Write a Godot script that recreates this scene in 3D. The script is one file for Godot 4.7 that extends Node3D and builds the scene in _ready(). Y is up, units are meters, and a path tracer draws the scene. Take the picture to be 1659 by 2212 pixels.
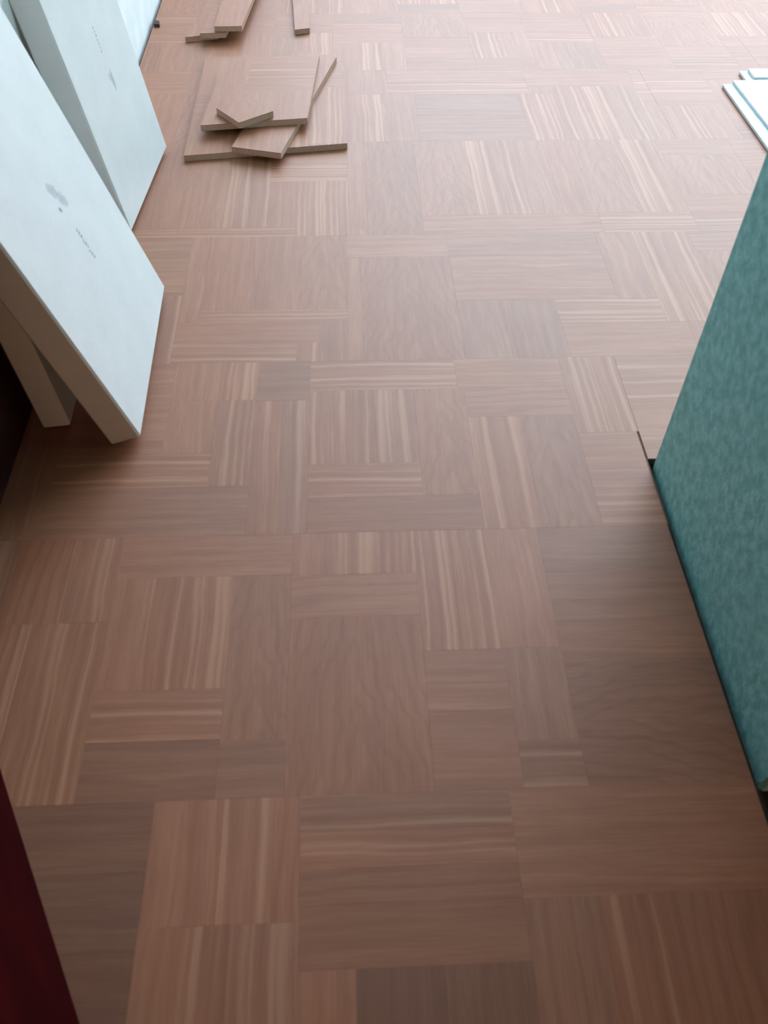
extends Node3D

const UNSEEN_LAMP := 0.9  # strength of the unseen hall lamp
const EYE := 0.486            # height of the lens above the floor
const ROWS := [0.194, -0.003, -0.2, -0.397, -0.592, -0.793, -0.995, -1.195, -1.395, -1.595, -1.795, -1.995]   # seams between the laminate boards
const WALL_L := -0.277        # white wall on the left
const WALL_R := 0.239         # green end of the partition on the right
const PART_FAR := -0.462      # the partition's two faces
const PART_NEAR := -0.197
const DECOR := 0.0006

# How a mesh is unwrapped: by the plane a face lies in, along a strip's grain, or a board's printed face.
class Chart:
	var way := 0
	var from := Vector2.ZERO
	var off := Vector2.ZERO
	var wide := 0.0
	func at(p: Vector3, out: Vector3) -> Vector2:
		if way == 1: return Vector2((p.x - from.x) / 0.19, (p.z - from.y) / 0.095) + off
		if way == 2: return Vector2((p.z - from.y) / 0.19, (p.x - from.x) / 0.095) + off
		var a := out.abs()
		if way == 3: return Vector2((wide - p.z) / 0.22, p.y / 0.30) if out.x > 0.5 and a.y < 0.5 and a.z < 0.5 else Vector2(0.02, 0.02 + p.y)
		if a.x >= a.y and a.x >= a.z: return Vector2(p.z, p.y)
		return Vector2(p.x, p.z) if a.y >= a.z else Vector2(p.x, p.y)

var rng := RandomNumberGenerator.new()
var used := {}
var wood := []                # materials, one for each grain
var m_hdf: StandardMaterial3D
var m_cut: StandardMaterial3D

# ------------------------------------------------------------------ small helpers
func numbered(called: String) -> String:
	var n: int = used.get(called, -1) + 1
	used[called] = n
	return called if n == 0 else "%s_%03d" % [called, n]

func tag(o: Node, label := "", category := "", group := "", kind := "") -> void:
	if label: o.set_meta("label", label)
	if category: o.set_meta("category", category)
	if group: o.set_meta("group", group)
	if kind: o.set_meta("kind", kind)

func mesh_of(st: SurfaceTool) -> ArrayMesh:
	st.generate_normals()
	st.generate_tangents()
	return st.commit()

func begin() -> SurfaceTool:
	var st := SurfaceTool.new()
	st.begin(Mesh.PRIMITIVE_TRIANGLES)
	st.set_smooth_group(-1)
	return st

func put(called: String, st: SurfaceTool, mat: Material, parent: Node) -> MeshInstance3D:
	var o := MeshInstance3D.new()
	o.mesh = mesh_of(st)
	o.material_override = mat
	o.name = numbered(called) if parent == self else called
	parent.add_child(o, true)
	return o

func base(called: String, at: Vector3, turn := Basis.IDENTITY) -> Node3D:
	var o := Node3D.new()
	o.name = numbered(called)
	add_child(o, true)
	o.transform = Transform3D(turn, at)
	return o

func quad(st: SurfaceTool, p: Array, out: Vector3, uv: Chart, col := Color.WHITE) -> void:
	var n: Vector3 = (p[1] - p[0]).cross(p[2] - p[0])
	var order := [0, 1, 2, 0, 2, 3] if n.dot(out) < 0.0 else [0, 2, 1, 0, 3, 2]   # front faces run clockwise
	for i in order:
		st.set_color(col)
		st.set_uv(uv.at(p[i], out))
		st.add_vertex(p[i])

# A box with all edges chamfered by c.
func block(st: SurfaceTool, lo: Vector3, hi: Vector3, c: float, uv: Chart = null, col := Color.WHITE) -> void:
	if uv == null: uv = Chart.new()
	var mid := (lo + hi) * 0.5
	var h := (hi - lo) * 0.5
	for ax in 3:
		var b := (ax + 1) % 3
		var d := (ax + 2) % 3
		for s in [-1.0, 1.0]:
			var out := Vector3.ZERO
			out[ax] = s
			var q := []
			for e in [[-1, -1], [1, -1], [1, 1], [-1, 1]]:
				var v := Vector3.ZERO
				v[ax] = s * h[ax]
				v[b] = e[0] * (h[b] - c)
				v[d] = e[1] * (h[d] - c)
				q.append(mid + v)
			quad(st, q, out, uv, col)
			for t in [-1.0, 1.0]:                      # the chamfer between faces ax and b
				var o2 := Vector3.ZERO
				o2[ax] = s
				o2[b] = t * 0.99
				q = []
				for e in [[0, -1], [0, 1], [1, 1], [1, -1]]:
					var v := Vector3.ZERO
					v[ax] = s * (h[ax] - (c if e[0] == 1 else 0.0))
					v[b] = t * (h[b] - (0.0 if e[0] == 1 else c))
					v[d] = e[1] * (h[d] - c)
					q.append(mid + v)
				quad(st, q, o2, uv, col)
	for sx in [-1.0, 1.0]:
		for sy in [-1.0, 1.0]:
			for sz in [-1.0, 1.0]:
				var s := Vector3(sx, sy, sz)
				var p1 := mid + s * Vector3(h.x, h.y - c, h.z - c)
				var p2 := mid + s * Vector3(h.x - c, h.y, h.z - c)
				var p3 := mid + s * Vector3(h.x - c, h.y - c, h.z)
				var o3 := [p1, p2, p3] if (p2 - p1).cross(p3 - p1).dot(s) < 0.0 else [p1, p3, p2]
				for p in o3:
					st.set_color(col)
					st.set_uv(uv.at(p, Vector3(sx, sy * 1.1, sz)))
					st.add_vertex(p)

func box(called: String, lo: Vector3, hi: Vector3, mat: Material, parent: Node, c := 0.002) -> MeshInstance3D:
	var st := begin()
	block(st, lo, hi, c)
	return put(called, st, mat, parent)

func structure(called: String, lo: Vector3, hi: Vector3, mat: Material, label: String) -> MeshInstance3D:
	var o := box(called, lo, hi, mat, self)
	tag(o, label, "", "", "structure")
	return o

# ------------------------------------------------------------------ materials
func plain(col: Color, rough: float, spec := 0.5) -> StandardMaterial3D:
	var m := StandardMaterial3D.new()
	m.albedo_color = col
	m.roughness = rough
	m.metallic_specular = spec
	return m

# Mottled paint: albedo from noise between two colours.
func mottled(a: Color, b: Color, freq: float, scale: float, rough: float, bump := 0.0) -> StandardMaterial3D:
	var m := plain(Color.WHITE, rough)
	var n := FastNoiseLite.new()
	n.seed = 11
	n.frequency = freq
	n.fractal_octaves = 5
	n.fractal_gain = 0.6
	var ramp := Gradient.new()
	ramp.set_color(0, a)
	ramp.set_color(1, b)
	ramp.set_offset(0, 0.25)
	ramp.set_offset(1, 0.75)
	var t := NoiseTexture2D.new()
	t.noise = n
	t.seamless = true
	t.width = 512
	t.height = 512
	t.color_ramp = ramp
	m.albedo_texture = t
	m.uv1_triplanar = true
	m.uv1_world_triplanar = true
	m.uv1_scale = Vector3.ONE * scale
	if bump > 0.0:
		var nb := NoiseTexture2D.new()
		nb.noise = n
		nb.seamless = true
		nb.width = 512
		nb.height = 512
		nb.as_normal_map = true
		nb.bump_strength = bump
		m.normal_enabled = true
		m.normal_texture = nb
	return m

const DARK := Vector3(0.196, 0.068, 0.029)     # linear wood colours: pores, body, pale streak
const BODY := Vector3(0.284, 0.103, 0.046)
const PALE := Vector3(0.372, 0.166, 0.088)

# A wood texture: x runs along the grain. kind 0 plain, 1 pale streaks, 2 fine dark lines, 3 cathedral.
func grain(kind: int, sd: int) -> ImageTexture:
	var w := 384
	var h := 192
	var img := Image.create(w, h, false, Image.FORMAT_RGB8)
	var n := FastNoiseLite.new()
	n.seed = sd
	n.frequency = 1.0
	n.fractal_octaves = 3
	var band := FastNoiseLite.new()
	band.seed = sd + 50
	band.frequency = 1.0
	band.fractal_octaves = 2
	for y in h:
		var v := float(y) / h
		for x in w:
			var u := float(x) / w
			var warp := n.get_noise_2d(u * 1.6 + 7.0, v * 1.5) * 0.05
			var vv := v + warp
			var fibre := n.get_noise_2d(u * 2.5, v * 75.0) * 0.9 + n.get_noise_2d(u * 9.0 + 40.0, v * 110.0) * 0.5
			var s := 0.0
			if kind == 0:
				s = band.get_noise_2d(u * 0.6, vv * 9.0) * 0.55
			elif kind == 1:
				var b := band.get_noise_2d(u * 0.3, (v + warp * 0.35) * 13.0)
				s = b * 0.9 + maxf(0.0, b - 0.1) * 1.5
			elif kind == 2:
				var l := sin((v + warp * 0.6 + 0.05 * u) * 62.0 + band.get_noise_2d(u * 0.5, v * 4.0) * 5.0)
				s = -maxf(0.0, l - 0.25) * 0.75 + 0.12
			else:
				var dv := (v - 0.5 + n.get_noise_2d(u * 2.0, 3.0) * 0.10)
				var r := sqrt(dv * dv * 1.0 + 0.0016) * 6.2 - u * 2.3 + n.get_noise_2d(u * 4.0, v * 5.0) * 0.33
				var l := sin(r * 11.0)
				s = -maxf(0.0, l - 0.2) * 0.5 + band.get_noise_2d(u * 0.8, vv * 8.0) * 0.35 + 0.06
			s += fibre * 0.62 + n.get_noise_2d(u * 2.0 + 90.0, v * 1.5) * 0.22
			s *= 0.8
			var c := BODY.lerp(PALE, clampf(s, 0.0, 1.0)) if s > 0.0 else BODY.lerp(DARK, clampf(-s, 0.0, 1.0))
			img.set_pixel(x, y, Color(c.x, c.y, c.z).linear_to_srgb())
	img.generate_mipmaps()
	return ImageTexture.create_from_image(img)

func make_wood() -> void:
	for k in 8:
		var m := plain(Color.WHITE, 0.55, 0.55)
		m.albedo_texture = grain([0, 1, 2, 3, 0, 1, 3, 2][k], 100 + k * 17)
		m.vertex_color_use_as_albedo = true
		wood.append(m)
	m_hdf = mottled(Color(0.36, 0.27, 0.20), Color(0.44, 0.34, 0.26), 0.05, 12.0, 0.9)
	m_cut = mottled(Color(0.62, 0.49, 0.42), Color(0.70, 0.56, 0.49), 0.05, 14.0, 0.9)

# ------------------------------------------------------------------ the parquet decor
# One strip of the decor layer, chamfered, its grain along x ("H") or along z ("V").
func strip_into(st: SurfaceTool, r: Rect2, y0: float, y1: float, along_x: bool, tone: Color, off: Vector2) -> void:
	var uv := Chart.new()
	uv.way = 1 if along_x else 2
	uv.from = r.position
	uv.off = off
	var g := 0.00002
	block(st, Vector3(r.position.x + g, y0, r.position.y + g), Vector3(r.end.x - g, y1, r.end.y - g), 0.00004, uv, tone)

func tone_of(t: float) -> Color:
	var w := rng.randf_range(-0.05, 0.05)
	return Color(t * (1.0 + w), t, t * (1.0 - w * 1.2))

# Laid strips, traced on the floor plan in millimetres: x0 x1, then the place across the board in sixths of its width from its far seam, way of the grain, grain kind, tone.
const PLAN := {
	1: "-240 -118 0 1.2 H 0 .66|-240 -118 1.2 2.4 H 4 .60|-240 -118 2.4 3.6 H 0 .56|-240 -118 3.6 6 H 0 .60|-118 -98 0 2.08 V 0 1.24|-98 -78 0 2.08 V 1 1.05|-78 -49 0 2.08 V 5 1.0|-49 -34 0 2.08 V 2 .95|-118 -91 2.08 6 V 4 1.08|-91 -70 2.08 6 V 1 .92|-70 -34 2.08 6 V 5 .9|-34 87 0 .65 H 1 .9|-34 87 .65 1.27 H 5 .95|-34 87 1.27 1.85 H 2 .82|-34 87 1.85 2.8 H 4 .85|-34 -4 2.8 6 V 0 1.08|-4 41 2.8 6 V 0 .62|41 87 2.8 6 V 4 .66|87 240 0 .85 H 0 1.05|87 240 .85 1.86 H 4 1.0|87 127 1.86 6 V 2 .95|127 167 1.86 6 V 1 .92|167 215 1.86 6 V 2 .9|215 240 1.86 6 V 0 .88",
	2: "-282 -239 0 6 V 5 .9|-239 -200 0 2.2 V 2 .98|-200 -165 0 2.2 V 5 1.0|-239 -216 2.2 6 V 1 1.0|-216 -190 2.2 6 V 5 1.05|-190 -165 2.2 6 V 1 1.0|-165 -44 0 1.12 H 0 1.12|-165 -140 1.12 3.8 V 0 1.22|-140 -112 1.12 3.8 V 1 .95|-112 -84 1.12 3.8 V 5 1.0|-84 -44 1.12 4.9 V 3 .95|-165 -84 3.8 4.85 H 1 1.22|-165 -84 4.85 6 H 0 .80|-84 -44 4.9 6 H 4 .86|-44 -12 0 1.15 V 0 1.05|-12 20 0 1.15 V 5 1.02|20 44 0 1.15 V 1 1.0|-44 44 1.15 2.25 H 2 1.06|-44 44 2.25 6 V 3 .88|44 70 0 3.1 V 1 1.05|70 95 0 3.1 V 1 1.02|44 97 3.1 3.85 H 0 .92|44 97 3.85 4.45 H 1 1.08|44 97 4.45 6 H 4 .90|95 135 0 3.1 V 4 1.08|97 135 3.1 5.1 V 0 .95|97 135 5.1 6 H 1 .88|135 240 0 1.25 H 4 .84|135 240 1.25 2.5 H 0 .82|135 240 2.5 3.45 H 4 .86|135 240 3.45 6 H 3 .82",
	3: "-282 -230 0 6 V 4 .95|-230 -150 0 3.4 H 0 .95|-230 -111 3.4 4.5 H 1 1.0|-230 -79 4.5 6 H 0 .94|-150 -111 0 1.5 V 0 1.25|-150 -111 1.5 3.4 V 4 1.02|-111 -79 0 1.5 V 5 1.0|-111 -79 1.5 4.5 V 1 .98|-79 -34 0 1.55 H 0 .82|-79 -56 1.55 6 V 1 .98|-56 -34 1.55 6 V 5 .95|-34 92 0 1.2 H 1 1.15|-34 -14 1.2 3.85 V 1 1.05|-14 20 1.2 3.85 V 1 .92|20 54 1.2 3.85 V 5 .98|-34 54 3.85 4.93 H 1 1.22|-34 97 4.93 6 H 0 .86|54 97 1.2 4.93 V 3 .98|92 185 0 1.2 H 0 1.0|97 185 1.2 2.3 H 2 1.1|97 140 2.3 6 V 5 .95|140 185 2.3 6 V 6 .93|185 211 0 2.95 V 1 1.02|211 235 0 2.95 V 1 .98|185 235 2.95 4.2 H 4 1.05|185 235 4.2 6 H 1 1.05|235 300 0 1.85 H 1 1.12|235 300 1.85 3.95 H 4 1.15",
	4: "-282 -226 0 6 V 0 1.0|-226 -157 0 3.0 H 0 1.0|-226 -157 3.0 6 V 5 .95|-157 -137 0 4.3 V 0 1.12|-137 -92 0 3.75 V 0 .96|-92 -47 0 3.75 V 4 .92|-47 0 0 3.75 V 6 .93|-137 0 3.75 4.3 H 1 1.06|-157 -26 4.3 5.2 H 0 .95|-157 -47 5.2 6 H 1 1.02|-47 -26 5.2 6 V 1 1.1|-26 0 4.3 6 V 0 .92|0 103 0 1.22 H 0 1.22|0 13 1.22 6 V 4 1.06|13 103 1.22 6 V 3 .88|103 258 0 1.2 H 4 .95|103 258 1.2 2.3 H 0 .97|103 258 2.3 3.45 H 4 .93|258 297 0 3.45 V 0 1.2|197 297 3.45 4.55 H 1 1.06|103 150 3.45 6 V 4 .92|150 197 3.45 6 V 0 .9|197 315 4.55 6 H 0 .98|297 326 0 4.55 V 5 1.1|326 356 0 4.55 V 1 1.05|315 356 4.55 6 V 4 1.0",
	5: "-282 -224 0 6 H 0 1.0|-224 -177 0 5.5 V 4 .95|-177 -130 0 5.5 V 0 .97|-130 -83 0 5.5 V 5 .95|-83 3 0 1.5 H 0 1.0|-83 3 1.5 2.7 H 1 1.2|-83 -53 2.7 5.5 V 0 .95|-53 -25 2.7 6 V 1 1.1|-25 3 2.7 6 V 1 1.06|-224 -53 5.5 6 H 1 1.02|3 23 0 6 V 0 1.08|23 81 0 6 V 6 .88|81 143 0 4.9 V 3 1.05|143 172 0 4.9 V 5 1.06|172 201 0 4.9 V 1 1.08|201 235 0 4.9 V 4 .98|235 270 0 4.9 V 0 .95|81 270 4.9 6 H 2 .98|270 320 0 4.85 V 6 1.05|320 371 0 4.85 V 5 1.0|270 371 4.85 6 H 1 1.0",
	6: "-282 -200 0 2 H 0 1.0|-282 -200 2 6 V 0 .96|-200 -110 0 6 V 6 .98|-110 5 0 1.2 H 0 1.05|-110 -52 1.2 6 V 4 .97|-52 5 1.2 6 V 0 1.0|5 58 0 2.2 V 4 .98|58 241 0 1.1 H 0 1.1|58 241 1.1 2.2 H 1 1.3|5 48 2.2 6 V 5 1.02|48 91 2.2 6 V 0 .95|91 225 2.2 4.0 H 4 .88|91 225 4.0 6 H 0 .9|241 383 0 1.6 H 0 1.25|225 272 2.2 6 V 1 1.05|241 272 1.6 2.2 V 0 1.0|272 309 1.6 6 V 1 1.1|309 346 1.6 6 V 5 1.05|346 383 1.6 6 V 1 1.0",
}

func plan_row(k: int) -> Array:
	var out := []
	var zf: float = ROWS[k + 1]
	var u: float = (ROWS[k] - zf) / 6.0
	var x0 := -0.28
	var x1 := -0.28
	if PLAN.has(k):
		x1 = -9.0
		x0 = 9.0
		for line in PLAN[k].split("|"):
			var f: PackedStringArray = line.split(" ", false)
			var a := float(f[0]) / 1000.0
			var b := float(f[1]) / 1000.0
			out.append([Rect2(a, zf + float(f[2]) * u, b - a, (float(f[3]) - float(f[2])) * u), f[4] == "H", int(f[5]), float(f[6])])
			x0 = minf(x0, a)
			x1 = maxf(x1, b)
	elif k == 0:
		x0 = -0.30
		x1 = -0.30
	# the rest of the row: blocks of three strips one way, then the other, staggered from block to block
	var x := x1
	while x < 0.95:
		x = laid_block(out, x, zf, u)
	return out

func laid_block(out: Array, x: float, zf: float, u: float) -> float:
	var wide := 0.0875 + rng.randf_range(-0.004, 0.012)
	var a: int = [0, 1, 2, 3][rng.randi() % 4]
	for i in a:
		out.append([Rect2(x, zf + i * 1.1 * u, wide, 1.1 * u), true, [0, 1, 4, 2, 0][rng.randi() % 5], rng.randf_range(0.9, 1.2)])
	var v0 := a * 1.1
	var v1 := minf(6.0, v0 + 2.7)
	var n := 1 + rng.randi() % 3
	for i in n:
		out.append([Rect2(x + wide * i / n, zf + v0 * u, wide / n, (v1 - v0) * u), false, [0, 1, 5, 4, 0][rng.randi() % 5] if n > 1 else [3, 6][rng.randi() % 2], rng.randf_range(0.9, 1.15)])
	if v1 < 6.0:
		var m := maxi(1, roundi((6.0 - v1) / 1.1))
		for i in m:
			out.append([Rect2(x, zf + (v1 + (6.0 - v1) * i / m) * u, wide, (6.0 - v1) / m * u), true, [0, 1, 4, 0][rng.randi() % 4], rng.randf_range(0.88, 1.12)])
	return x + wide

# Cuts a strip where the partition stands: the boards stop 5 mm short of it.
func trimmed(r: Rect2) -> Array:
	var gap_r := WALL_R - 0.006
	var lo := PART_FAR - 0.003
	var hi := PART_NEAR + 0.005
	if r.end.x <= gap_r or r.end.y <= lo or r.position.y >= hi: return [r]
	var out := []
	if r.position.x < gap_r - 0.004: out.append(Rect2(r.position.x, r.position.y, gap_r - r.position.x, r.size.y))
	var sx := maxf(r.position.x, gap_r)
	if r.position.y < lo - 0.003: out.append(Rect2(sx, r.position.y, r.end.x - sx, lo - r.position.y))
	if r.end.y > hi + 0.003: out.append(Rect2(sx, hi, r.end.x - sx, r.end.y - hi))
	return out

func seen(r: Rect2) -> bool:
	var c := r.get_center()
	return c.y < -0.07 and c.y > -1.47 and absf(c.x - 0.04 - 0.02 * c.y) < 0.20 - 0.32 * c.y

func build_floor() -> void:
	var fl := base("floor", Vector3.ZERO)
	tag(fl, "light oak parquet laminate floor laid in staggered strips", "", "", "structure")
	box("screed", Vector3(-3.0, -0.09, -2.8), Vector3(4.0, -0.0095, 2.6), plain(Color(0.16, 0.14, 0.13), 0.9), fl)  # screed coloured dark to deepen the shade in the gap by the partition
	var left := 282
	for k in ROWS.size() - 1:
		var z0: float = ROWS[k + 1]
		var z1: float = ROWS[k]
		var strips := []
		for s in plan_row(k):
			for r in trimmed(s[0]): strips.append([r, s[1], s[2], s[3]])
		# the board's core: long boards, end joints staggered, seams a hair wide
		var lo_x := WALL_L + 0.006 if k > 2 else -0.30
		var ends: Array = [lo_x, 0.235, 0.95] if k == 3 else ([lo_x, WALL_R - 0.006] if k == 2 else [lo_x, 0.40 + 0.17 * (k % 3), 0.95])
		if k == 1: ends = [lo_x, WALL_R - 0.006]
		for e in ends.size() - 1:
			var a: float = ends[e]
			var b: float = ends[e + 1]
			var st := begin()
			var near := z1
			if k == 3 and e == 1: near = PART_FAR - 0.003
			block(st, Vector3(a + 0.0002, -0.0081, z0 + 0.0002), Vector3(b - 0.0002, -DECOR, near - 0.0002), 0.0003)
			var board := put("laminate_board", st, m_hdf, fl)
			var many := {}
			for s in strips:
				var r: Rect2 = s[0]
				if r.end.x <= a or r.position.x >= b: continue
				if r.end.x > b - 0.0001: r.size.x = b - 0.0001 - r.position.x
				if r.position.x < a: 
					r.size.x -= a - r.position.x
					r.position.x = a
				if r.end.y > near: r.size.y = near - r.position.y
				if r.size.x < 0.003 or r.size.y < 0.003: continue
				var kind: int = s[2]
				var lw := Vector2(r.size.x, r.size.y) if s[1] else Vector2(r.size.y, r.size.x)
				var off := Vector2(rng.randf() * maxf(0.0, 1.0 - lw.x / 0.19), rng.randf() * maxf(0.0, 1.0 - lw.y / 0.095))
				if kind == 3 or kind == 6: off.y = 0.5 - lw.y / 0.19
				if seen(r) and left > 0 and k < 9:
					left -= 1
					var one := begin()
					strip_into(one, r, -DECOR, 0.0, s[1], tone_of(s[3]), off)
					put("wood_strip", one, wood[kind], board)
				else:
					if not many.has(kind): many[kind] = begin()
					strip_into(many[kind], r, -DECOR, 0.0, s[1], tone_of(s[3]), off)
			for kind in many:
				var o := put("wood_strips", many[kind], wood[kind], board)
				o.set_meta("kind", "stuff")
	print("strips left ", left)
	# the same floor going on outside the frame, its boards plain
	var rest := begin()
	for i in 16:
		var zz := -1.997 - i * 0.1965
		if zz - 0.19 < -2.55: continue
		var r := Rect2(-0.27, zz - 0.1965 + 0.0004, 3.4, 0.196)
		strip_into(rest, r, -0.008, 0.0, true, Color.WHITE, Vector2(i * 0.37, i * 0.61))
	for i in 10:
		var r := Rect2(0.9505, -0.466 - (i + 1) * 0.1528 + 0.0004, 2.3, 0.1524)
		strip_into(rest, r, -0.008, 0.0, true, Color.WHITE, Vector2(i * 0.31, i * 0.47))
	for i in 11:
		strip_into(rest, Rect2(-1.0, 0.1944 + i * 0.19, 2.3, 0.1896), -0.008, 0.0, true, Color.WHITE, Vector2(i * 0.23, i * 0.57))
	strip_into(rest, Rect2(-1.0, -0.19, 0.698, 0.384), -0.008, 0.0, true, Color.WHITE, Vector2(0.3, 0.1))
	strip_into(rest, Rect2(0.9505, -0.19, 0.35, 0.384), -0.008, 0.0, true, Color.WHITE, Vector2(0.3, 0.1))
	var o := put("outer_boards", rest, wood[0], fl)
	o.set_meta("kind", "stuff")

# ------------------------------------------------------------------ loose things
# A prism over four corners (near left, near right, far right, far left; metres, y up) with cut sides.
func prism(st: SurfaceTool, q: Array, y0: float, y1: float, uv: Chart, col := Color.WHITE) -> void:
	var mid: Vector2 = (q[0] + q[1] + q[2] + q[3]) * 0.25
	for s in [[y0, -1.0], [y1, 1.0]]:
		var f := []
		for c in q: f.append(Vector3(c.x, s[0], c.y))
		quad(st, f, Vector3(0, s[1], 0), uv, col)
	for i in 4:
		var a: Vector2 = q[i]
		var b: Vector2 = q[(i + 1) % 4]
		var o := (a + b) * 0.5 - mid
		quad(st, [Vector3(a.x, y0, a.y), Vector3(b.x, y0, b.y), Vector3(b.x, y1, b.y), Vector3(a.x, y1, a.y)], Vector3(o.x, 0, o.y), uv, col)

# A cut piece of laminate: its four corners on the plan, height of its underside, strips as shares of its width and length.
func offcut(label: String, plan: Array, under: float, cuts: Array) -> void:
	var o := base("laminate_offcut", Vector3(plan[0].x, under, plan[0].y))
	tag(o, label, "offcut", "cut pieces of laminate on the floor")
	var q := []
	for c in plan: q.append(c - plan[0])
	var st := begin()
	prism(st, q, 0.0, 0.0062, Chart.new())
	put("board_core", st, m_cut, o)
	for c in cuts:
		var f := []
		for e in [[c[0], c[2]], [c[1], c[2]], [c[1], c[3]], [c[0], c[3]]]:
			f.append(q[0].lerp(q[1], e[0]).lerp(q[3].lerp(q[2], e[0]), e[1]))
		var uv := Chart.new()
		uv.way = 1 if c[4] == "H" else 2
		uv.from = f[3]
		uv.off = Vector2(rng.randf() * 0.3, rng.randf() * 0.4)
		var one := begin()
		prism(one, f, 0.0062, 0.0068, uv, tone_of(c[6]))
		put("wood_strip", one, wood[c[5]], o)

func build_offcuts() -> void:
	offcut("widest piece of cut laminate, lowest in the nearer pile, long brown front edge", [Vector2(-0.1826, -0.9504), Vector2(0.0037, -0.9768), Vector2(-0.0023, -1.2285), Vector2(-0.1830, -1.2199)], 0.0003,
		[[0, .48, 0, .33, "V", 0, 1.0], [.48, .74, 0, .45, "V", 5, 1.05], [.74, 1, 0, .6, "V", 1, 1.12], [0, .48, .33, .45, "H", 0, 1.05], [0, .74, .45, .6, "H", 4, 1.0], [0, .4, .6, 1, "V", 4, 1.0], [.4, 1, .6, .8, "H", 0, 1.05], [.4, 1, .8, 1, "H", 4, 1.0]])
	offcut("narrow slanting strip of cut laminate wedged under the upper board of the nearer pile", [Vector2(-0.1282, -0.9567), Vector2(-0.0714, -0.9406), Vector2(-0.0072, -1.2041), Vector2(-0.0640, -1.2203)], 0.0072,
		[[0, 1, 0, .33, "V", 0, 1.12], [0, 1, .33, .66, "V", 4, 1.05], [0, 1, .66, 1, "V", 0, 1.1]])
	offcut("broad cut laminate piece second from the top of the nearer pile, pale band across it", [Vector2(-0.1659, -0.9949), Vector2(-0.0424, -1.0117), Vector2(-0.0296, -1.1929), Vector2(-0.1525, -1.1767)], 0.0141,
		[[0, .5, 0, .42, "V", 0, 1.0], [.5, 1, 0, .42, "V", 4, 1.05], [0, .3, .42, 1, "V", 4, 1.0], [.3, 1, .42, .6, "H", 0, 1.0], [.3, 1, .6, .82, "H", 1, 1.25], [.3, 1, .82, 1, "H", 4, 1.05]])
	offcut("small turned piece of cut laminate on top of the nearer pile, its corner pointing forward", [Vector2(-0.1202, -0.9861), Vector2(-0.0822, -1.0148), Vector2(-0.1108, -1.0518), Vector2(-0.1493, -1.0242)], 0.0210,
		[[0, 1, 0, .5, "V", 0, 1.0], [0, 1, .5, 1, "V", 4, 1.0]])
	offcut("pale piece of cut laminate at the bottom of the farther pile, left corner sticking out", [Vector2(-0.2176, -1.2888), Vector2(-0.1737, -1.2998), Vector2(-0.1397, -1.5500), Vector2(-0.1822, -1.5500)], 0.0003,
		[[0, .5, 0, .4, "V", 0, 1.1], [.5, 1, 0, .4, "V", 4, 1.1], [0, 1, .4, .7, "H", 0, 1.15], [0, 1, .7, 1, "V", 4, 1.1]])
	offcut("short cut laminate piece sticking out at the front of the farther pile, shadow below", [Vector2(-0.1954, -1.2829), Vector2(-0.1606, -1.2858), Vector2(-0.1486, -1.4000), Vector2(-0.1834, -1.4000)], 0.0073,
		[[0, 1, 0, .5, "H", 0, 1.2], [0, 1, .5, 1, "H", 4, 1.1]])
	offcut("narrow piece of cut laminate lying on top of the farther pile, square brown front end", [Vector2(-0.1752, -1.2879), Vector2(-0.1377, -1.2892), Vector2(-0.1180, -1.5000), Vector2(-0.1704, -1.5000)], 0.0144,
		[[0, 1, 0, .45, "V", 0, 1.12], [0, 1, .45, 1, "V", 4, 1.15]])
	offcut("narrow piece of cut laminate lying alone to the right of the farther pile", [Vector2(-0.0658, -1.3137), Vector2(-0.0450, -1.3202), Vector2(-0.0498, -1.5500), Vector2(-0.0790, -1.5500)], 0.0003,
		[[0, 1, 0, .4, "V", 4, 1.12], [0, 1, .4, 1, "V", 0, 1.1]])

# A line of print too small to read, running down the board: small glyph marks.
func print_line(x: float, top: float, bottom: float, count: int, half: float, strength: float) -> Array:
	var out := []
	for i in count:
		var y := lerpf(top, bottom, (i + 0.5) / count)
		out.append([x + half * 0.35 * (i % 3 - 1), y, half, (top - bottom) / count * 0.36, 0.3 * (i % 2), strength * (0.6 + 0.4 * ((i * 7) % 5) / 4.0)])
	return out

# White board face with faint grey print. marks: [centre along, centre up, half sizes, turn, strength]
func printed(marks: Array, sd: int) -> StandardMaterial3D:
	var n := FastNoiseLite.new()
	n.seed = sd
	n.frequency = 0.02
	var w := 440
	var h := 600
	var img := Image.create(w, h, false, Image.FORMAT_RGB8)
	for y in h:
		for x in w:
			var c := 0.80 + n.get_noise_2d(x * 0.5, y * 0.5) * 0.02 + n.get_noise_2d(x * 5.0, y * 5.0) * 0.012
			img.set_pixel(x, y, Color(c * 0.99, c, c * 0.995))
	for m in marks:
		var reach := maxf(m[2], m[3]) * 1.5
		for y in range(int((m[1] - reach) * 2000.0), int((m[1] + reach) * 2000.0)):
			for x in range(int((m[0] - reach) * 2000.0), int((m[0] + reach) * 2000.0)):
				var d := Vector2(x / 2000.0 - m[0], y / 2000.0 - m[1]).rotated(-m[4])
				var e := Vector2(d.x / m[2], d.y / m[3]).length() + n.get_noise_2d(x * 4.0, y * 4.0) * 0.3
				if e < 1.0: img.set_pixel(x, y, img.get_pixel(x, y).lerp(Color(0.36, 0.41, 0.48), m[5] * (1.0 - e * e * 0.4)))
	var mt := plain(Color.WHITE, 0.45)
	mt.albedo_texture = ImageTexture.create_from_image(img)
	mt.uv1_scale = Vector3.ONE
	return mt

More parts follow.
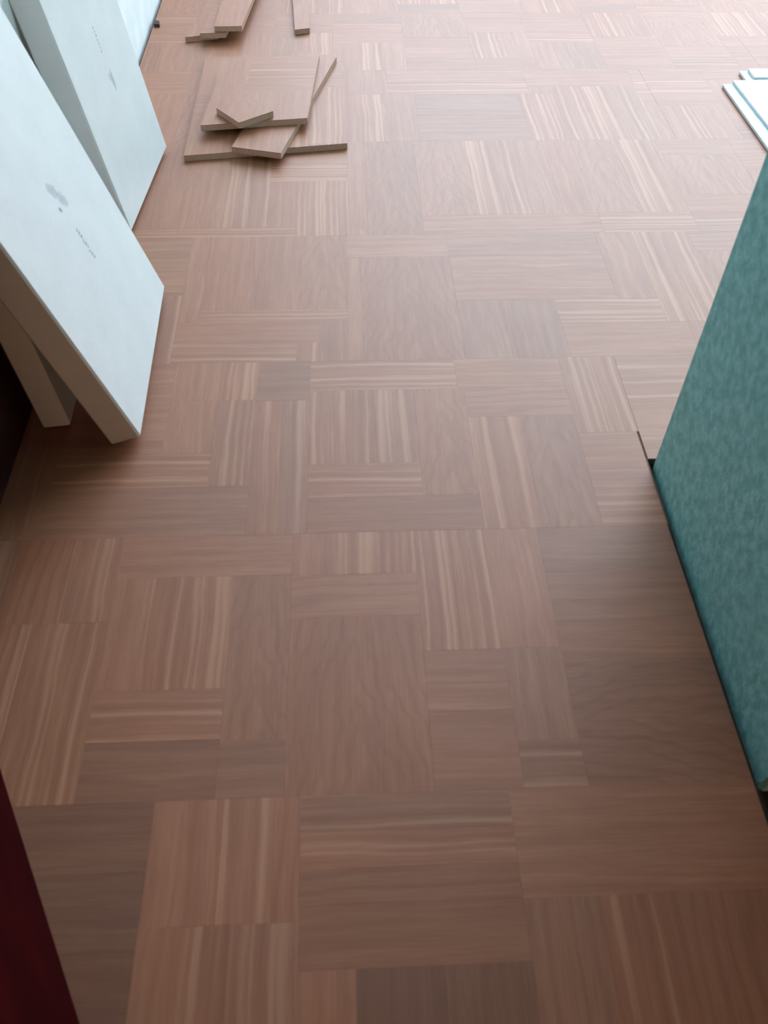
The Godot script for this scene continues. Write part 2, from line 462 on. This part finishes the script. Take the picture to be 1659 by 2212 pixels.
# A thick white board leaning to the left. near and far: the ends of the foot of its lit face.
func leaning(label: String, near: Vector3, far: Vector3, lean: float, length: float, thick: float, marks: Array, sd: int) -> void:
	var ez := Vector3(near.x - far.x, 0.0, near.z - far.z)
	var wide := ez.length()
	ez = ez.normalized()
	var ex0 := Vector3.UP.cross(ez).normalized()       # out of the lit face
	var ey := (Vector3.UP * cos(lean) - ex0 * sin(lean)).normalized()
	var ex := ey.cross(ez).normalized()
	var foot := far - ex * thick
	foot.y = 0.0004
	var o := base("white_board", foot, Basis(ex, ey, ez))
	tag(o, label, "board", "thick white boards leaning on the left")
	var uv := Chart.new()
	uv.way = 3
	uv.wide = wide
	var st := begin()
	block(st, Vector3(0, 0, 0), Vector3(thick, length, wide), 0.0016, uv)
	put("board_panel", st, printed(marks, sd), o)

func build_boards() -> void:
	leaning("thick white leaning board nearest the doorway, smudged grey logo and a short line of print", Vector3(-0.1658, 0.008, -0.4926), Vector3(-0.1718, 0.008, -0.695), deg_to_rad(17.0), 0.30, 0.026,
		[[0.1065, 0.1575, 0.0050, 0.0085, 0.75, 0.30], [0.1135, 0.1465, 0.0048, 0.0085, 0.75, 0.30], [0.1010, 0.1448, 0.0016, 0.0026, 0.6, 0.8]] + print_line(0.1065, 0.1255, 0.0975, 9, 0.0019, 0.85), 3)
	leaning("thick white leaning board farther into the room, faint grey dash and smudge on it", Vector3(-0.2191, 0.004, -0.7965), Vector3(-0.2051, 0.004, -0.977), deg_to_rad(8.6), 0.236, 0.026,
		[[0.0945, 0.112, 0.0035, 0.010, 0.0, 0.42], [0.089, 0.117, 0.0016, 0.004, 0.1, 0.4]] + print_line(0.0924, 0.163, 0.138, 7, 0.0014, 0.7), 4)
	leaning("thick white board in shade behind the nearest leaning board, standing almost upright", Vector3(-0.2262, 0.002, -0.5133), Vector3(-0.232, 0.002, -0.70), deg_to_rad(4.6), 0.150, 0.0225, [], 5)

func sheet(label: String, x0: float, far: float, wide: float, length: float, under: float, thick: float, turn := 0.0) -> void:
	var o := base("white_sheet", Vector3(x0, under, far), Basis(Vector3.UP, turn))
	tag(o, label, "sheet", "thin white boards stacked behind the partition")
	var st := begin()
	block(st, Vector3(0, 0, 0), Vector3(wide, thick, length), 0.0005)
	put("sheet_panel", st, mottled(Color(0.75, 0.78, 0.79), Color(0.79, 0.82, 0.83), 0.02, 3.0, 0.5), o)

func build_sheets() -> void:
	sheet("white board lowest in the stack behind the green partition, sticking out on its left", 0.4975, -1.136, 0.196, 0.55, 0.0004, 0.0038, 0.010)
	sheet("white board lying on top of the stack behind the green partition", 0.5105, -1.138, 0.196, 0.55, 0.0044, 0.0038, 0.030)
	sheet("thin white strip behind the stack, lower of the two", 0.5325, -1.176, 0.30, 0.030, 0.0004, 0.0038)
	sheet("thin white strip behind the stack, upper of the two", 0.5425, -1.174, 0.30, 0.028, 0.0044, 0.0038)
	var chip := base("wood_chip", Vector3(-0.2665, 0.0, -1.352), Basis(Vector3.UP, 0.3))
	tag(chip, "tiny dark splinter lying against the foot of the white wall", "splinter")
	var st := begin()
	prism(st, [Vector2(-0.004, 0.006), Vector2(0.003, 0.009), Vector2(0.005, -0.004), Vector2(-0.002, -0.010)], 0.0, 0.004, Chart.new())
	put("chip_body", st, plain(Color(0.22, 0.17, 0.14), 0.9), chip)

func build_door() -> void:
	# an open leaf of dark red-brown wood: bottom edge from the hinge past the left of the lens
	var a := Vector3(-0.2525, 0, -0.302)
	var dir := Vector3(0.074, 0, 0.139).normalized()
	var o := base("door_1", a + Vector3(0, 0.004, 0), Basis(dir, Vector3.UP, dir.cross(Vector3.UP)))
	tag(o, "dark red-brown wooden door standing open at lower left", "", "", "structure")
	var m := mottled(Color(0.15, 0.02, 0.025), Color(0.20, 0.03, 0.035), 0.01, 2.0, 0.9)
	m.metallic_specular = 0.08
	box("door_leaf", Vector3(0, 0, 0), Vector3(0.72, 2.0, 0.04), m, o, 0.003)
	var st := begin()
	for y in [[0.14, 0.86], [1.0, 1.86]]:
		block(st, Vector3(0.12, y[0], -0.006), Vector3(0.60, y[1], 0.046), 0.005)
	put("door_panel", st, m, o)
	var kn := begin()
	block(kn, Vector3(0.63, 1.0, -0.05), Vector3(0.65, 1.02, -0.002), 0.004)
	block(kn, Vector3(0.54, 1.0, -0.055), Vector3(0.65, 1.02, -0.04), 0.004)
	put("handle", kn, plain(Color(0.5, 0.47, 0.4), 0.3), o)

# ------------------------------------------------------------------ the rooms
func build_rooms() -> void:
	var white := mottled(Color(0.85, 0.87, 0.87), Color(0.89, 0.90, 0.90), 0.02, 1.5, 0.8)
	var hall := mottled(Color(0.27, 0.21, 0.16), Color(0.32, 0.25, 0.20), 0.02, 1.5, 0.9)  # dark colour of the unseen hall walls and ceiling, dims the near floor
	var green := mottled(Color(0.50, 0.76, 0.75), Color(0.61, 0.85, 0.85), 0.022, 7.0, 0.75, 1.2)
	var jamb := mottled(Color(0.16, 0.06, 0.045), Color(0.22, 0.09, 0.06), 0.01, 2.0, 0.5)
	structure("wall_left", Vector3(WALL_L - 0.2, -0.09, -2.75), Vector3(WALL_L, 2.8, -0.56), white, "white plastered wall on the left behind the leaning boards")
	structure("wall_right", Vector3(WALL_R, -0.09, PART_FAR), Vector3(3.4, 2.8, PART_NEAR), green, "teal green mottled painted end of the partition at the doorway")
	structure("wall_partition", Vector3(-1.2, -0.09, -0.46), Vector3(-0.30, 2.8, PART_NEAR), hall, "unseen wall beside the doorway on the left")
	structure("trim_1", Vector3(-0.34, -0.0095, -0.56), Vector3(-0.263, 2.05, PART_NEAR - 0.1), jamb, "dark red-brown wooden door jamb on the left")
	structure("wall_lintel", Vector3(-0.30, 2.05, -0.46), Vector3(WALL_R, 2.8, PART_NEAR), hall, "unseen wall above the doorway")
	structure("wall_side", Vector3(3.2, -0.09, -2.75), Vector3(3.4, 2.8, PART_FAR), white, "white far right wall of the bright room")
	structure("unseen_wall_hall_left", Vector3(-1.2, -0.09, PART_NEAR), Vector3(-1.0, 2.8, 2.5), hall, "left wall of the unseen hall, dark to dim the near floor")
	structure("unseen_wall_hall_right", Vector3(1.3, -0.09, PART_NEAR), Vector3(1.5, 2.8, 2.5), hall, "right wall of the unseen hall, dark to dim the near floor")
	structure("unseen_wall_hall_back", Vector3(-1.2, -0.09, 2.3), Vector3(1.5, 2.8, 2.5), hall, "back wall of the unseen hall behind the viewer, dark to dim the near floor")
	structure("ceiling", Vector3(-0.6, 2.75, -2.75), Vector3(3.5, 2.95, PART_FAR), white, "plain white ceiling of the bright room")
	structure("unseen_ceiling_hall", Vector3(-1.3, 2.75, PART_FAR), Vector3(3.5, 2.95, 2.6), hall, "ceiling of the unseen hall, dark to dim the near floor")
	# a globe lamp out of view behind the viewer, lights the shaded faces
	var lamp := base("unseen_floor_lamp", Vector3(0.8, 0.0, 2.05))
	tag(lamp, "warm white globe lamp out of view in the hall, lighting the shaded near faces", "lamp")
	var globe := MeshInstance3D.new()
	var sp := SphereMesh.new()
	sp.radius = 0.10
	sp.height = 0.20
	globe.mesh = sp
	var glow := plain(Color(0.95, 0.9, 0.8), 0.4)
	glow.emission_enabled = true
	glow.emission = Color(1.0, 0.82, 0.66)
	glow.emission_energy_multiplier = 1.2
	globe.material_override = glow
	globe.name = "glass_globe"
	globe.position.y = 0.85
	lamp.add_child(globe)
	box("pole", Vector3(-0.012, 0.02, -0.012), Vector3(0.012, 0.755, 0.012), plain(Color(0.2, 0.2, 0.2), 0.5), lamp, 0.003)
	box("base", Vector3(-0.12, 0.0005, -0.12), Vector3(0.12, 0.022, 0.12), plain(Color(0.2, 0.2, 0.2), 0.5), lamp, 0.004)
	var om := OmniLight3D.new()
	om.light_color = Color(1.0, 0.82, 0.66)
	om.light_energy = UNSEEN_LAMP
	om.light_size = 0.10
	om.omni_range = 8.0
	om.omni_attenuation = 2.0
	om.shadow_enabled = true
	om.position.y = 0.85
	lamp.add_child(om)
	# unseen far wall with a wide window, placed to light the floor
	var wx0 := -0.22
	var wx1 := 2.6
	var wy0 := 0.35
	var wy1 := 2.55
	structure("wall_far", Vector3(-0.48, -0.09, -2.75), Vector3(wx0, 2.8, -2.55), white, "white wall left of the window")
	structure("wall_far", Vector3(wx1, -0.09, -2.75), Vector3(3.4, 2.8, -2.55), white, "white wall right of the window")
	structure("wall_far", Vector3(wx0, wy1, -2.75), Vector3(wx1, 2.8, -2.55), white, "white wall above the window")
	structure("wall_far", Vector3(wx0, -0.09, -2.75), Vector3(wx1, wy0, -2.55), white, "low wall below the window")
	var win := base("unseen_window_1", Vector3(wx0, wy0, -2.65))
	tag(win, "wide white-framed window out of view, placed to light the room and floor", "", "", "structure")
	var fr := plain(Color(0.88, 0.89, 0.89), 0.4)
	var w := wx1 - wx0
	var h := wy1 - wy0
	box("window_frame", Vector3(0, 0, -0.03), Vector3(w, 0.06, 0.03), fr, win)
	box("window_frame", Vector3(0, h - 0.06, -0.03), Vector3(w, h, 0.03), fr, win)
	for i in 4:
		var c := 0.03 + (w - 0.06) * i / 3.0
		box("window_frame", Vector3(c - 0.03, 0.06, -0.03), Vector3(c + 0.03, h - 0.06, 0.03), fr, win)
	var glass := plain(Color(0.95, 0.98, 1.0, 0.06), 0.02)
	glass.transparency = BaseMaterial3D.TRANSPARENCY_ALPHA
	for i in 3:
		var c := 0.06 + (w - 0.06) * i / 3.0
		box("pane", Vector3(c, 0.06, -0.004), Vector3(c + (w - 0.06) / 3.0 - 0.06, h - 0.06, 0.004), glass, win, 0.0005)

func _ready() -> void:
	rng.seed = 20240
	var cam := Camera3D.new()
	cam.name = "camera"
	cam.position = Vector3(0, EYE, 0)
	cam.rotation = Vector3(deg_to_rad(-49.4), deg_to_rad(-3.2), 0.0185)
	cam.fov = rad_to_deg(2.0 * atan(1106.0 / 1850.0))
	cam.near = 0.01
	var lens := CameraAttributesPhysical.new()
	lens.frustum_focal_length = 12.0 * 1850.0 / 1106.0
	lens.frustum_focus_distance = 1.25
	lens.exposure_aperture = 9.0
	cam.attributes = lens
	add_child(cam)
	var we := WorldEnvironment.new()
	we.name = "world"
	var env := Environment.new()
	var sky := Sky.new()
	var sm := ProceduralSkyMaterial.new()
	sm.sky_top_color = Color(0.86, 0.93, 1.0)
	sm.sky_horizon_color = Color(0.93, 0.97, 1.0)
	sm.ground_bottom_color = Color(0.42, 0.43, 0.42)
	sm.ground_horizon_color = Color(0.62, 0.64, 0.64)
	sm.sky_energy_multiplier = 1.0
	sm.sun_angle_max = 0.0
	sky.sky_material = sm
	env.background_mode = Environment.BG_SKY
	env.sky = sky
	env.background_energy_multiplier = 14.3
	env.tonemap_mode = Environment.TONE_MAPPER_LINEAR
	env.tonemap_exposure = 1.0
	env.sdfgi_enabled = true
	env.ssao_enabled = true
	env.ssil_enabled = true
	we.environment = env
	add_child(we)

	make_wood()
	build_floor()
	build_rooms()
	build_door()
	build_boards()
	build_offcuts()
	build_sheets()
